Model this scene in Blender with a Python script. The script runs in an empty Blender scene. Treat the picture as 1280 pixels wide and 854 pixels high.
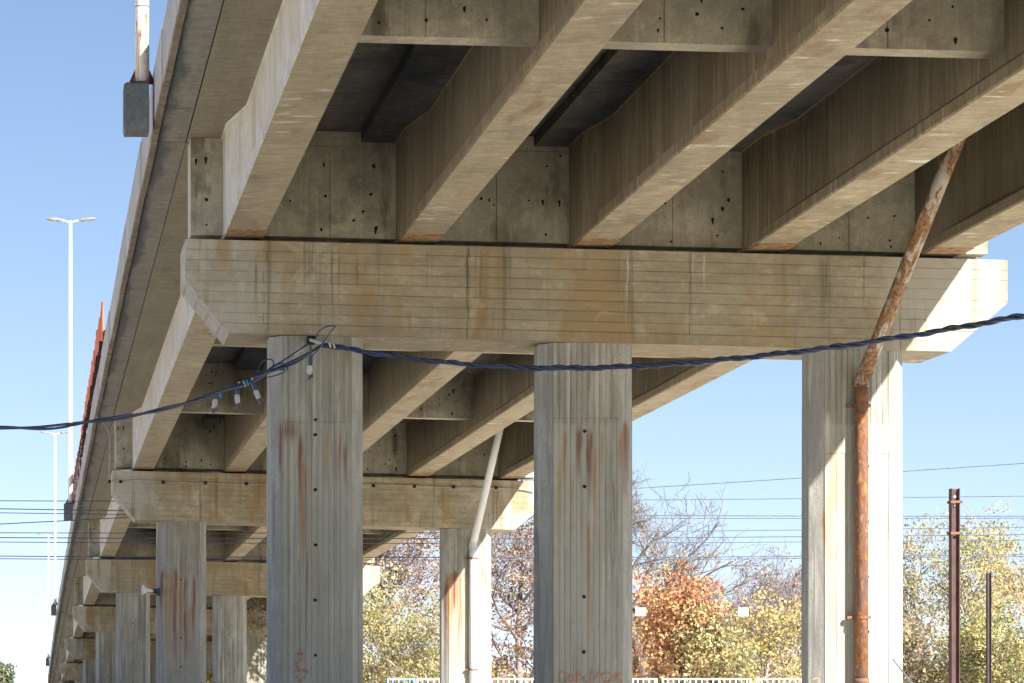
import bpy, bmesh, math, random
import numpy as np
from mathutils import Vector, Matrix, noise as mnoise
random.seed(7); np.random.seed(7)
R = math.radians
sc = bpy.context.scene
C = sc.collection
# ------------------------------------------------------------------ camera
F = 3150.0; PX = 39.0; PY = 870.0; EYE = 1.6
cd = bpy.data.cameras.new('camera'); cam = bpy.data.objects.new('camera', cd); C.objects.link(cam)
cam.location = (0, 0, EYE); cam.rotation_euler = (R(90), 0, 0)
cd.sensor_fit = 'HORIZONTAL'; cd.sensor_width = 36; cd.lens = F/1280*36
cd.shift_x = (640-PX)/1280; cd.shift_y = (PY-427)/1280
cd.clip_start = 0.1; cd.clip_end = 6000
sc.camera = cam
# ------------------------------------------------------------------ light
SUN = Vector((-1.0, 1.65, -1.49)).normalized()       # direction the light travels
elev = math.asin(-SUN.z); az = math.atan2(-SUN.x, -SUN.y)   # clockwise from +Y
w = bpy.data.worlds.new('World'); sc.world = w; w.use_nodes = True
nt = w.node_tree
sky = nt.nodes.new('ShaderNodeTexSky'); sky.sky_type = 'NISHITA'; sky.sun_disc = False
sky.sun_elevation = elev; sky.sun_rotation = az
sky.air_density = 0.5; sky.dust_density = 0.0; sky.ozone_density = 1.3; sky.altitude = 100
bg = nt.nodes['Background']; bg.inputs['Strength'].default_value = 0.057
# the whole sky a little flatter, as the clear autumn air shows it: c / (1 + k c)
vm = nt.nodes.new('ShaderNodeVectorMath'); vm.operation = 'MULTIPLY_ADD'; vm.inputs[1].default_value = (.145, .135, .115); vm.inputs[2].default_value = (1, 1, 1)
vd = nt.nodes.new('ShaderNodeVectorMath'); vd.operation = 'DIVIDE'
nt.links.new(sky.outputs[0], vm.inputs[0]); nt.links.new(sky.outputs[0], vd.inputs[0]); nt.links.new(vm.outputs[0], vd.inputs[1]); nt.links.new(vd.outputs[0], bg.inputs[0])
sl = bpy.data.lights.new('sun', 'SUN'); so = bpy.data.objects.new('sun', sl); C.objects.link(so)
sl.energy = 3.0; sl.angle = R(0.5); sl.color = (1.0, 0.94, 0.84)
so.rotation_euler = SUN.to_track_quat('-Z', 'Y').to_euler()
sc.view_settings.view_transform = 'Standard'; sc.view_settings.look = 'None'
sc.view_settings.exposure = 2.4; sc.view_settings.gamma = 1.0
try: sc.cycles.max_bounces = 10; sc.cycles.diffuse_bounces = 6
except Exception: pass

def W(x, y, Z):
    """a point Z metres ahead of the eye that the photograph shows at pixel x, y"""
    return Vector(((x-PX)/F*Z, Z, EYE+(PY-y)/F*Z))

# ------------------------------------------------------------------ node helper
class T:
    def __init__(s, name):
        s.m = bpy.data.materials.new(name); s.m.use_nodes = True
        s.t = s.m.node_tree; s.b = s.t.nodes['Principled BSDF']
        s.b.inputs['Roughness'].default_value = 0.9
        s.b.inputs['Specular IOR Level'].default_value = 0.25
    def n(s, typ, **k):
        n = s.t.nodes.new(typ)
        for a, b in k.items(): setattr(n, a, b)
        return n
    def put(s, sock, v):
        if isinstance(v, bpy.types.NodeSocket): s.t.links.new(v, sock)
        elif isinstance(v, tuple) and len(v) == 3 and len(sock.default_value) == 4: sock.default_value = (*v, 1)
        else: sock.default_value = v
    def ma(s, op, a, b=None, c=None, clamp=False):
        n = s.n('ShaderNodeMath', operation=op, use_clamp=clamp); s.put(n.inputs[0], a)
        if b is not None: s.put(n.inputs[1], b)
        if c is not None: s.put(n.inputs[2], c)
        return n.outputs[0]
    def pos(s):
        if not hasattr(s, '_p'): s._p = s.n('ShaderNodeNewGeometry').outputs['Position']
        return s._p
    def obj(s): return s.n('ShaderNodeTexCoord').outputs['Object']
    def xyz(s, v=None):
        n = s.n('ShaderNodeSeparateXYZ'); s.put(n.inputs[0], v or s.pos()); return n.outputs
    def comb(s, x, y, z):
        n = s.n('ShaderNodeCombineXYZ')
        for i, v in enumerate((x, y, z)): s.put(n.inputs[i], v)
        return n.outputs[0]
    def sc(s, v, k):
        n = s.n('ShaderNodeVectorMath', operation='MULTIPLY'); s.put(n.inputs[0], v); n.inputs[1].default_value = k; return n.outputs[0]
    def noise(s, v=None, k=(1, 1, 1), scale=1.0, detail=4, rough=.6, dist=0.0):
        n = s.n('ShaderNodeTexNoise'); s.put(n.inputs['Vector'], s.sc(v or s.pos(), k))
        n.inputs['Scale'].default_value = scale; n.inputs['Detail'].default_value = detail
        n.inputs['Roughness'].default_value = rough; n.inputs['Distortion'].default_value = dist
        return n.outputs['Fac']
    def step(s, v, a, b, lo=0.0, hi=1.0):
        n = s.n('ShaderNodeMapRange', interpolation_type='SMOOTHSTEP')
        s.put(n.inputs[0], v)
        for i, q in enumerate((a, b, lo, hi)): s.put(n.inputs[i+1], q)
        return n.outputs[0]
    def mix(s, f, a, b, mode='MIX'):
        n = s.n('ShaderNodeMix', data_type='RGBA', blend_type=mode)
        s.put(n.inputs[0], f); s.put(n.inputs[6], a); s.put(n.inputs[7], b); return n.outputs[2]
    def bump(s, h, dist=.01, strength=.6):
        n = s.n('ShaderNodeBump'); n.inputs['Strength'].default_value = strength
        n.inputs['Distance'].default_value = dist; s.put(n.inputs['Height'], h)
        if s.b.inputs['Normal'].links: s.t.links.new(s.b.inputs['Normal'].links[0].from_socket, n.inputs['Normal'])
        s.t.links.new(n.outputs[0], s.b.inputs['Normal'])
    def out(s, col, rough=None):
        s.put(s.b.inputs['Base Color'], col)
        if rough is not None: s.put(s.b.inputs['Roughness'], rough)
        return s.m

def concrete(name, base, dark, light, grain=(1, 1, 1), fine=(6, 6, 6), stain=None, stain_k=(1, 1, .15), stain_lo=.52,
             stain_hi=.75, pits=0.5, extra=None, contrast=1.0, scuff=0, black=0.0, streak=0.0):
    t = T(name)
    big = t.noise(k=grain, scale=.9, detail=5, rough=.62)
    c = t.mix(t.step(big, .5-.22/contrast, .5+.22/contrast), dark, light)
    c = t.mix(.30, c, base)
    md = t.noise(k=tuple(v*2.6 for v in grain), scale=1.0, detail=7, rough=.72, dist=.35)
    c = t.mix(t.step(md, .42, .62, 0, .38), c, tuple(v*.68 for v in base))
    c = t.mix(t.step(md, .56, .36, 0, .30) if False else t.step(md, .30, .46, .32, 0), c, tuple(min(1, v*1.35) for v in base))
    gr = t.noise(k=(38, 38, 38), scale=1.0, detail=3, rough=.7)
    c = t.mix(t.step(gr, .48, .62, 0, .5), c, tuple(v*.55 for v in base))
    f = t.noise(k=fine, scale=1.0, detail=6, rough=.7)
    c = t.mix(t.step(f, .36, .64, .0, .55), c, tuple(v*.52 for v in base))
    f2 = t.noise(k=tuple(v*2.3 for v in fine), scale=1.0, detail=3, rough=.6)
    c = t.mix(t.step(f2, .55, .75, .0, .4), c, tuple(min(1, v*1.45) for v in base))
    if stain:
        st = t.noise(k=stain_k, scale=1.0, detail=5, rough=.65, dist=.3)
        c = t.mix(t.step(st, stain_lo, stain_hi, 0, .85), c, stain)
    if streak:
        s1 = t.noise(k=(9, 9, .35), scale=1, detail=4, rough=.7)
        c = t.mix(t.step(s1, .5, .63, 0, streak*.8), c, tuple(v*.42 for v in base))
        s2 = t.noise(k=(14, 14, .5), scale=1, detail=3, rough=.6)
        c = t.mix(t.step(s2, .56, .68, 0, streak*.6), c, tuple(min(1, v*1.5) for v in base))
    if scuff:
        a = t.noise(k=(2.6, 7.5, 2), scale=1, detail=2, rough=.5, dist=.4)
        b = t.noise(k=(.9, .5, 1), scale=1.3, detail=2)
        c = t.mix(t.ma('MULTIPLY', t.step(a, .60, .70), t.step(b, .42, .6, 0, scuff)), c, (.62, .58, .50))
        a = t.noise(k=(1.2, 16, 2), scale=1, detail=4, rough=.6)
        c = t.mix(t.step(a, .56, .7, 0, .4), c, tuple(v*.5 for v in base))
    if black:
        a = t.noise(k=(1, .8, 1), scale=1.1, detail=7, rough=.72)
        c = t.mix(t.step(a, .5, .66, 0, black), c, (.045, .042, .038))
    if pits:
        v = t.n('ShaderNodeTexVoronoi'); t.put(v.inputs['Vector'], t.pos()); v.inputs['Scale'].default_value = 11
        v.inputs['Randomness'].default_value = 1
        m = t.noise(scale=1.7, detail=3)
        pm = t.ma('MULTIPLY', t.step(v.outputs['Distance'], .05, .11, 1, 0), t.step(m, .48, .62, 0, pits))
        c = t.mix(pm, c, (.05, .045, .04))
        t.bump(pm, .01, -.5)
    if extra: c = extra(t, c)
    oi = t.n('ShaderNodeObjectInfo'); c = t.mix(t.ma('MULTIPLY', oi.outputs['Random'], .30), c, tuple(v*.5 for v in base))
    t.bump(t.noise(k=fine, scale=2.5, detail=5, rough=.7), .012, .45)
    return t.out(c, t.step(f, .3, .7, .78, .97))

def boards(axis, spacing, amount, slope=0.0, vary=.25, phase=0.0):
    """dark joint lines and slightly different board tones left by the formwork"""
    def fn(t, c):
        x, y, z = t.xyz()
        v = x if axis == 'x' else z
        if slope: v = t.ma('ADD', v, t.ma('MULTIPLY_ADD', x, slope, -phase))
        wob = t.noise(k=(.8, .8, .8), scale=1.2, detail=2)
        v = t.ma('ADD', v, t.ma('MULTIPLY', t.ma('SUBTRACT', wob, .5), spacing*.14))
        q = t.ma('DIVIDE', v, spacing); fr = t.ma('FRACT', t.ma('ADD', q, .5)); fl = t.ma('FLOOR', q)
        wn = t.n('ShaderNodeTexWhiteNoise', noise_dimensions='1D'); t.put(wn.inputs['W'], fl)
        c = t.mix(t.ma('MULTIPLY', wn.outputs['Value'], vary), c, t.mix(.5, c, (.10, .095, .08)))
        e = t.ma('ABSOLUTE', t.ma('SUBTRACT', fr, .5))
        ln = t.step(e, .016/spacing, .002/spacing)
        br = t.noise(k=(.5, 1, 3) if axis == 'z' else (3, 1, .5), scale=2.2, detail=4, rough=.7)
        ln = t.ma('MULTIPLY', ln, t.step(br, .36, .6, .12, amount))
        return t.mix(ln, c, (.055, .048, .036))
    return fn

def streaks(lst, plane=31.5):
    """rust and lime runs at set places on the front of the piers: (x, width, ytop, ybottom, strength, colour) in photo pixels on that plane"""
    def fn(t, c):
        x, y, z = t.xyz()
        k = plane/F
        wob = t.noise(k=(.6, .6, 1.7), scale=1, detail=4, rough=.6)
        xd = t.ma('ADD', x, t.ma('MULTIPLY', t.ma('SUBTRACT', wob, .5), .07))
        fine = t.noise(k=(34, 34, 1.0), scale=1, detail=4, rough=.65)
        inp = t.ma('MULTIPLY', t.step(y, plane-1.0, plane-.9), t.step(y, plane+1.3, plane+1.4, 1, 0))
        for (px, wd, y0, y1, st, col) in lst:
            X = (px-PX)*k; hw = wd*k/2; z0 = EYE+(PY-y0)*k; z1 = EYE+(PY-y1)*k
            d = t.ma('ABSOLUTE', t.ma('SUBTRACT', xd, X))
            m = t.step(d, hw*.1, hw*1.9, 1, 0)
            m = t.ma('MULTIPLY', m, t.step(t.ma('ADD', z, t.ma('MULTIPLY', wob, .3)), z0+.02, z0+.28, 1, 0))
            m = t.ma('MULTIPLY', m, t.step(z, z1-.15, z0, .0, 1))
            m = t.ma('MULTIPLY', m, t.step(fine, .36, .62, .2, min(1.0, st*1.15)))
            m = t.ma('MULTIPLY', t.ma('MULTIPLY', m, 1.7, clamp=True), inp)
            c = t.mix(m, c, col)
        return c
    return fn
def chain(*fs):
    def fn(t, c):
        for f in fs: c = f(t, c)
        return c
    return fn

RED = (.17, .055, .03); ORA = (.34, .155, .055); OCH = (.34, .22, .09); LIME = (.52, .50, .44); DRK = (.07, .065, .055)
def tone_below(z0, col, amt, plane, y):
    def fn(t, c):
        x, yy, z = t.xyz()
        n = t.noise(k=(1.4, 1, .6), scale=1.5, detail=5, rough=.7)
        m = t.step(t.ma('ADD', z, t.ma('MULTIPLY', n, .25)), z0-.02+.12, z0+.03+.12, 1, 0)
        m = t.ma('MULTIPLY', m, t.step(yy, plane-1, plane-.9)); m = t.ma('MULTIPLY', m, t.step(yy, plane+1.3, plane+1.4, 1, 0))
        return t.mix(t.ma('MULTIPLY', m, t.step(n, .35, .65, amt*.3, amt)), c, col)
    return fn
def left_pale(t, c):
    """weathered pale grey end of the crossheads where rain washes them, brown runs elsewhere"""
    x, y, z = t.xyz()
    n = t.noise(k=(1, 1, 1), scale=1.6, detail=5, rough=.65)
    m = t.step(t.ma('ADD', x, t.ma('MULTIPLY', n, 2.6)), 3.8, 4.5, .62, 0)
    c = t.mix(m, c, t.mix(n, (.40, .41, .40), (.54, .54, .50)))
    m = t.step(t.ma('ADD', x, t.ma('MULTIPLY', n, 2.0)), 11.3, 12.0, 0, .75)
    return t.mix(m, c, (.44, .42, .37))
def rust_runs(t, c):
    n = t.noise(k=(2.2, 2.2, .22), scale=1, detail=4, rough=.6, dist=.4)
    m = t.noise(k=(.5, .5, .8), scale=1, detail=3)
    c = t.mix(t.ma('MULTIPLY', t.step(n, .50, .64), t.step(m, .40, .56, 0, .8)), c, (.27, .165, .06))
    k = t.noise(k=(1.3, 1, 1.6), scale=1, detail=8, rough=.75, dist=.6)
    c = t.mix(t.step(k, .52, .60, 0, .35), c, (.20, .175, .12)); c = t.mix(t.step(k, .46, .38, 0, .35) if False else t.step(k, .36, .45, .4, 0), c, (.60, .53, .40))
    n = t.noise(k=(7, 7, .25), scale=1, detail=3, rough=.6)
    return t.mix(t.step(n, .58, .68, 0, .5), c, (.10, .09, .075))
cap_streaks = streaks([(585, 4, 308, 425, .6, DRK), (631, 8, 310, 420, .55, (.14, .11, .07)), (784, 2.2, 312, 425, .8, LIME), (1028, 7, 325, 436, .6, (.12, .11, .09)), (1033, 3, 330, 400, .6, DRK),
    (505, 14, 308, 350, .5, OCH), (700, 26, 312, 345, .5, OCH), (447, 2.5, 325, 352, .9, (.13, .06, .03)), (1080, 3, 325, 400, .4, DRK), (980, 5, 322, 430, .4, (.2, .15, .09)),
    (415, 3, 312, 420, .45, DRK), (424, 1.6, 312, 420, .4, DRK), (750, 8, 330, 425, .4, OCH), (880, 2, 318, 360, .7, LIME), (866, 2, 318, 350, .6, LIME), (320, 4, 330, 400, .4, DRK), (302, 7, 350, 395, .35, LIME)])
col_streaks = chain(
    streaks([(352, 4, 532, 640, 1.3, RED), (376, 6, 552, 640, 1.2, RED), (380, 5, 575, 760, .9, ORA), (408, 4, 545, 620, .8, OCH), (425, 3, 548, 600, .7, ORA), (362, 22, 530, 545, .6, RED),
             (393, 2.2, 432, 700, .7, LIME), (370, 3, 440, 520, .6, LIME), (432, 5, 560, 600, .6, RED), (343, 3, 610, 700, .4, DRK), (401, 3, 700, 854, .35, OCH), (384, 2, 700, 854, .5, DRK), (365, 2, 560, 854, .4, LIME),
             (706, 5, 548, 612, 1.0, ORA), (724, 6, 540, 600, 1.2, RED), (738, 7, 542, 640, 1.1, RED), (737, 4, 655, 838, 1.4, ORA), (745, 3, 560, 690, .8, ORA), (754, 4, 545, 600, .7, OCH), (784, 9, 532, 640, 1.1, RED), (777, 5, 545, 600, .8, ORA),
             (741, 2, 740, 830, .9, OCH), (675, 3, 620, 854, .7, (.10, .07, .05)), (716, 3, 600, 680, .5, OCH), (700, 5, 580, 854, .35, OCH), (756, 2, 450, 520, .6, LIME), (727, 2, 480, 854, .4, DRK), (769, 2, 600, 854, .45, DRK),
             (1040, 16, 560, 854, .35, OCH), (1033, 3, 640, 700, .7, ORA), (1036, 8, 520, 640, .5, LIME)]),
    streaks([(219, 5, 712, 860, 1.4, RED), (226, 4, 722, 860, 1.1, ORA), (226, 2, 700, 730, 1.2, RED), (232, 4, 725, 860, 1.2, RED), (242, 4, 723, 830, 1.1, RED), (202, 3, 716, 800, .9, RED), (213, 6, 718, 860, .8, OCH), (237, 5, 760, 860, .7, OCH),
             (207, 3, 720, 860, .9, ORA), (563, 8, 720, 860, .8, ORA), (569, 4, 716, 800, 1.0, RED), (575, 6, 722, 850, 1.0, ORA), (594, 3, 713, 760, .9, ORA), (608, 3, 713, 745, 1.0, ORA), (603, 4, 713, 735, .6, ORA), (558, 3, 730, 860, .7, RED)], 59.85))
M = {}
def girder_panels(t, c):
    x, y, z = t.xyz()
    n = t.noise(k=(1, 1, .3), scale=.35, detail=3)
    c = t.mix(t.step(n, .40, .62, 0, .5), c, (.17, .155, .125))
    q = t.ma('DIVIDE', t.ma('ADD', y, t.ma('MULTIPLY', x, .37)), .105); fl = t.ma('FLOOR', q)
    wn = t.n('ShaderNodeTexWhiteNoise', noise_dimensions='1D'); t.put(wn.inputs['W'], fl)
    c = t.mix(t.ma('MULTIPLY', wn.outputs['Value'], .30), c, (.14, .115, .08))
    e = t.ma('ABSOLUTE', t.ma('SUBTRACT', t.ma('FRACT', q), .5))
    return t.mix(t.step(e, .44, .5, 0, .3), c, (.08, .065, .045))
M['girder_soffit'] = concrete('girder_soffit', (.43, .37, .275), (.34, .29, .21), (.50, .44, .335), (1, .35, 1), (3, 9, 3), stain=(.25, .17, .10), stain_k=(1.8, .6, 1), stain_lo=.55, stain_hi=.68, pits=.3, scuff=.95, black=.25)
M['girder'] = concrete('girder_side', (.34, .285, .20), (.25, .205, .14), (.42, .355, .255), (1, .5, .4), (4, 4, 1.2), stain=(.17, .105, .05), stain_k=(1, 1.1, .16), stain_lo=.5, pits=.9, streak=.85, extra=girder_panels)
M['girder_outer'] = concrete('girder_outer', (.64, .625, .60), (.54, .52, .48), (.72, .71, .69), (1, .5, .4), (4, 4, 1.2), stain=(.38, .27, .15), stain_k=(1, 1.1, .3), stain_lo=.55, pits=.2, streak=.25)  # outward faces coloured near white, sky light from the open side put in
M['diaphragm'] = concrete('diaphragm', (.50, .465, .365), (.36, .33, .25), (.56, .525, .43), (1, 1, 1), (3, 3, 3), stain=(.13, .11, .07), stain_k=(1.6, 1, .5), stain_lo=.54, stain_hi=.66, pits=1.0, black=.45, streak=.3)
M['diaphragm_soffit'] = concrete('diaphragm_soffit', (.50, .45, .36), (.42, .38, .30), (.58, .53, .44), stain=(.3, .2, .12), stain_lo=.6, pits=.1)
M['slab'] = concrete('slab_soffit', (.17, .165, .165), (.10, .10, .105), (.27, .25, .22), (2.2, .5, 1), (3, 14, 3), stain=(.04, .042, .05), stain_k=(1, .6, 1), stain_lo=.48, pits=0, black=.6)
M['overhang'] = concrete('overhang', (.36, .31, .235), (.27, .235, .175), (.44, .385, .295), (3, .5, 1), (3, 14, 3), stain=(.14, .10, .06), stain_k=(2, .35, 1), stain_lo=.58, pits=.2)
def edge_stain(t, c):
    x, y, z = t.xyz()
    n = t.noise(k=(2, .45, 1), scale=1, detail=7, rough=.72)
    c = t.mix(t.step(t.ma('ADD', n, t.step(x, 1.60, 1.86, .16, -.10)), .46, .66, 0, .85), c, (.085, .095, .115))
    l = t.noise(k=(.8, 7, 1), scale=1, detail=3)
    return t.mix(t.step(l, .66, .72, 0, .7), c, (.03, .03, .03))
M['edge'] = concrete('edge_beam', (.34, .315, .27), (.25, .235, .21), (.41, .375, .32), (2, .5, 1), (3, 8, 3), pits=.2, extra=edge_stain)
M['parapet'] = concrete('parapet', (.47, .455, .47), (.38, .37, .38), (.56, .545, .56), (1, .5, .4), (3, 3, 1), stain=(.27, .24, .22), stain_k=(1, 2.5, .3), stain_lo=.55, pits=.1, streak=.35)
M['parapet_rim'] = concrete('parapet_rim', (.32, .27, .19), (.15, .12, .09), (.42, .36, .27), stain=(.1, .06, .04), stain_lo=.5, stain_k=(4, 4, 4), pits=.7)
M['cap'] = concrete('crosshead', (.46, .405, .29), (.35, .305, .21), (.54, .485, .365), (.5, .5, 1.3), (2, 2, 4), stain=(.33, .215, .085), stain_k=(1.3, 1, .45), stain_lo=.46, stain_hi=.66, pits=.5,
    extra=chain(boards('z', .12944, .36, .0258, .35, 6.1998), left_pale, rust_runs, cap_streaks))
M['cap_end'] = concrete('crosshead_end', (.52, .49, .45), (.44, .42, .38), (.6, .57, .54), stain=(.36, .3, .24), stain_lo=.55, pits=.6, extra=boards('x', .14, .5))
M['column'] = concrete('column', (.43, .425, .37), (.33, .33, .285), (.52, .515, .46), (.9, .9, .5), (5, 5, 1), stain=(.30, .25, .15), stain_k=(1.9, 1.4, .25), stain_lo=.5, pits=.5, streak=.9,
    extra=chain(boards('x', .0735, .35, 0, .5), tone_below(5.0, (.40, .40, .36), .75, 31.5, 0), tone_below(4.42, (.42, .41, .37), .7, 59.85, 0), col_streaks))
M['column_side'] = concrete('column_side', (.42, .42, .40), (.33, .33, .31), (.50, .50, .48), (.9, .9, .5), (5, 5, 1), stain=(.2, .17, .13), stain_k=(2, 2, .25), stain_lo=.58, pits=.4, streak=.7, extra=col_streaks)
M['block'] = concrete('lamp_block', (.20, .22, .225), (.10, .11, .115), (.30, .32, .32), (4, 4, 4), (14, 14, 8), stain=(.4, .36, .28), stain_k=(12, 12, .8), stain_lo=.66, stain_hi=.72, pits=1)

def simple(name, col, rough=.6, metal=0, var=.25, k=(6, 6, 6), bump=0):
    t = T(name); n = t.noise(k=k, scale=1, detail=5, rough=.65)
    c = t.mix(t.step(n, .3, .7), tuple(v*(1-var) for v in col), tuple(min(1, v*(1+var)) for v in col))
    t.b.inputs['Metallic'].default_value = metal
    if bump: t.bump(n, bump)
    return t.out(c, rough)
def rusty(name, paint, rust, lo, hi, k=(7, 7, 1.2), rough=.75):
    t = T(name); n = t.noise(k=k, scale=1, detail=7, rough=.7, dist=.5)
    m = t.noise(k=(30, 30, 12), scale=1, detail=5, rough=.7)
    r = t.mix(t.step(m, .35, .65), tuple(v*.45 for v in rust), tuple(min(1, v*1.5) for v in rust))
    c = t.mix(t.step(n, lo, hi), paint, r)
    c = t.mix(t.step(m, .3, .7, 0, .35), c, tuple(v*.5 for v in paint))
    p = t.noise(k=(18, 18, 9), scale=1, detail=2, rough=.5)
    c = t.mix(t.step(p, .60, .66, 0, .6), c, tuple(min(1, v*1.9) for v in rust))
    t.bump(m, .006, .6)
    return t.out(c, rough)
M['hole'] = simple('tie_hole', (.018, .015, .012), 1)
M['dark'] = simple('bearing_rubber', (.02, .018, .017), .9)
M['soleplate'] = rusty('sole_plate', (.36, .27, .17), (.24, .10, .045), .40, .60, (9, 9, 9))
M['pipe_rust'] = rusty('rusty_pipe', (.42, .39, .35), (.20, .095, .03), .42, .52, (13, 2.2, 3.0))
M['pipe_rust_low'] = rusty('rusty_pipe_low', (.15, .09, .08), (.25, .11, .045), .42, .56, (22, 22, 2.2))
M['pipe_grey'] = rusty('grey_pipe', (.64, .66, .68), (.35, .3, .24), .66, .72)
M['clamp'] = rusty('clamp_steel', (.2, .11, .07), (.2, .08, .04), .4, .6)
M['pole'] = rusty('lamp_pole', (.74, .73, .70), (.36, .2, .09), .60, .68, (5, 5, .9), .6)
M['pole_far'] = rusty('lamp_pole_far', (.80, .80, .79), (.5, .36, .2), .64, .70, (3, 3, .5), .6)
M['lamp'] = simple('lamp_head', (.16, .15, .14), .5)
M['lens'] = simple('lamp_lens', (.6, .55, .4), .3)
M['gusset'] = simple('gusset', (.12, .045, .03), .8)
M['screen'] = simple('orange_screen', (.62, .14, .04), .7, k=(5, 5, 2), var=.35)
M['screen_dark'] = simple('screen_bracket', (.06, .03, .025), .8)
t = T('cable_sheath'); t.b.inputs['Specular IOR Level'].default_value = .5
M['cable'] = t.out(t.mix(t.step(t.noise(scale=3), .3, .7), (.020, .032, .075), (.035, .055, .13)), .38)
M['tape'] = simple('cable_tape', (.04, .22, .42), .5)
M['tie'] = simple('cable_tie', (.55, .53, .42), .5)
M['connector'] = simple('connector', (.42, .43, .44), .45)
M['connector_dark'] = simple('connector_end', (.08, .08, .1), .5)
M['wire'] = simple('line_wire', (.10, .12, .17), .6)
M['hbeam'] = simple('h_beam', (.085, .05, .047), .8, k=(6, 6, 3), bump=.003)
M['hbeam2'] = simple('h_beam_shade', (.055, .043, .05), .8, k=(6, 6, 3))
M['fence'] = simple('white_fence', (.80, .81, .82), .5, var=.05)
M['fence_blue'] = simple('blue_fence', (.16, .38, .62), .5, var=.1)
M['sign'] = simple('sign_plate', (.84, .82, .77), .5, var=.03)
M['steel'] = simple('grey_steel', (.3, .31, .32), .5)
M['horn'] = simple('horn_paint', (.62, .64, .66), .45, var=.08)
M['horn_blue'] = simple('horn_driver', (.03, .045, .08), .5)
M['graffiti'] = simple('orange_spray', (.42, .20, .12), .8, var=.35, k=(20, 20, 20))
M['bark'] = simple('bark', (.075, .065, .06), .95, k=(8, 8, 2), var=.4)
M['bark_mid'] = simple('mid_bark', (.15, .125, .11), .95, k=(8, 8, 2), var=.35)
M['bark_pale'] = simple('pale_bark', (.36, .33, .30), .95, k=(8, 8, 2), var=.3)
M['bark_purple'] = simple('twig_bark', (.22, .185, .19), .95, k=(8, 8, 2), var=.3)
def ground_mat():
    t = T('ground'); a = t.noise(scale=.05, detail=8, rough=.7); b = t.noise(scale=3, detail=6, rough=.75)
    c = t.mix(t.step(a, .45, .6), (.60, .55, .46), (.52, .48, .38)); c = t.mix(t.step(b, .3, .7, 0, .3), c, (.45, .40, .32))
    t.bump(b, .03); return t.out(c, .95)
M['ground'] = ground_mat()
def leafmat(name):
    t = T(name); at = t.n('ShaderNodeAttribute'); at.attribute_name = 'leafcol'
    t.t.nodes.remove(t.b); o = t.t.nodes['Material Output']
    d = t.n('ShaderNodeBsdfDiffuse'); tr = t.n('ShaderNodeBsdfTranslucent'); mx = t.n('ShaderNodeMixShader'); mx.inputs[0].default_value = .3
    t.t.links.new(at.outputs['Color'], d.inputs[0]); t.t.links.new(at.outputs['Color'], tr.inputs[0])
    t.t.links.new(d.outputs[0], mx.inputs[1]); t.t.links.new(tr.outputs[0], mx.inputs[2]); t.t.links.new(mx.outputs[0], o.inputs[0])
    return t.m
M['leaf'] = leafmat('leaf')

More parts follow.
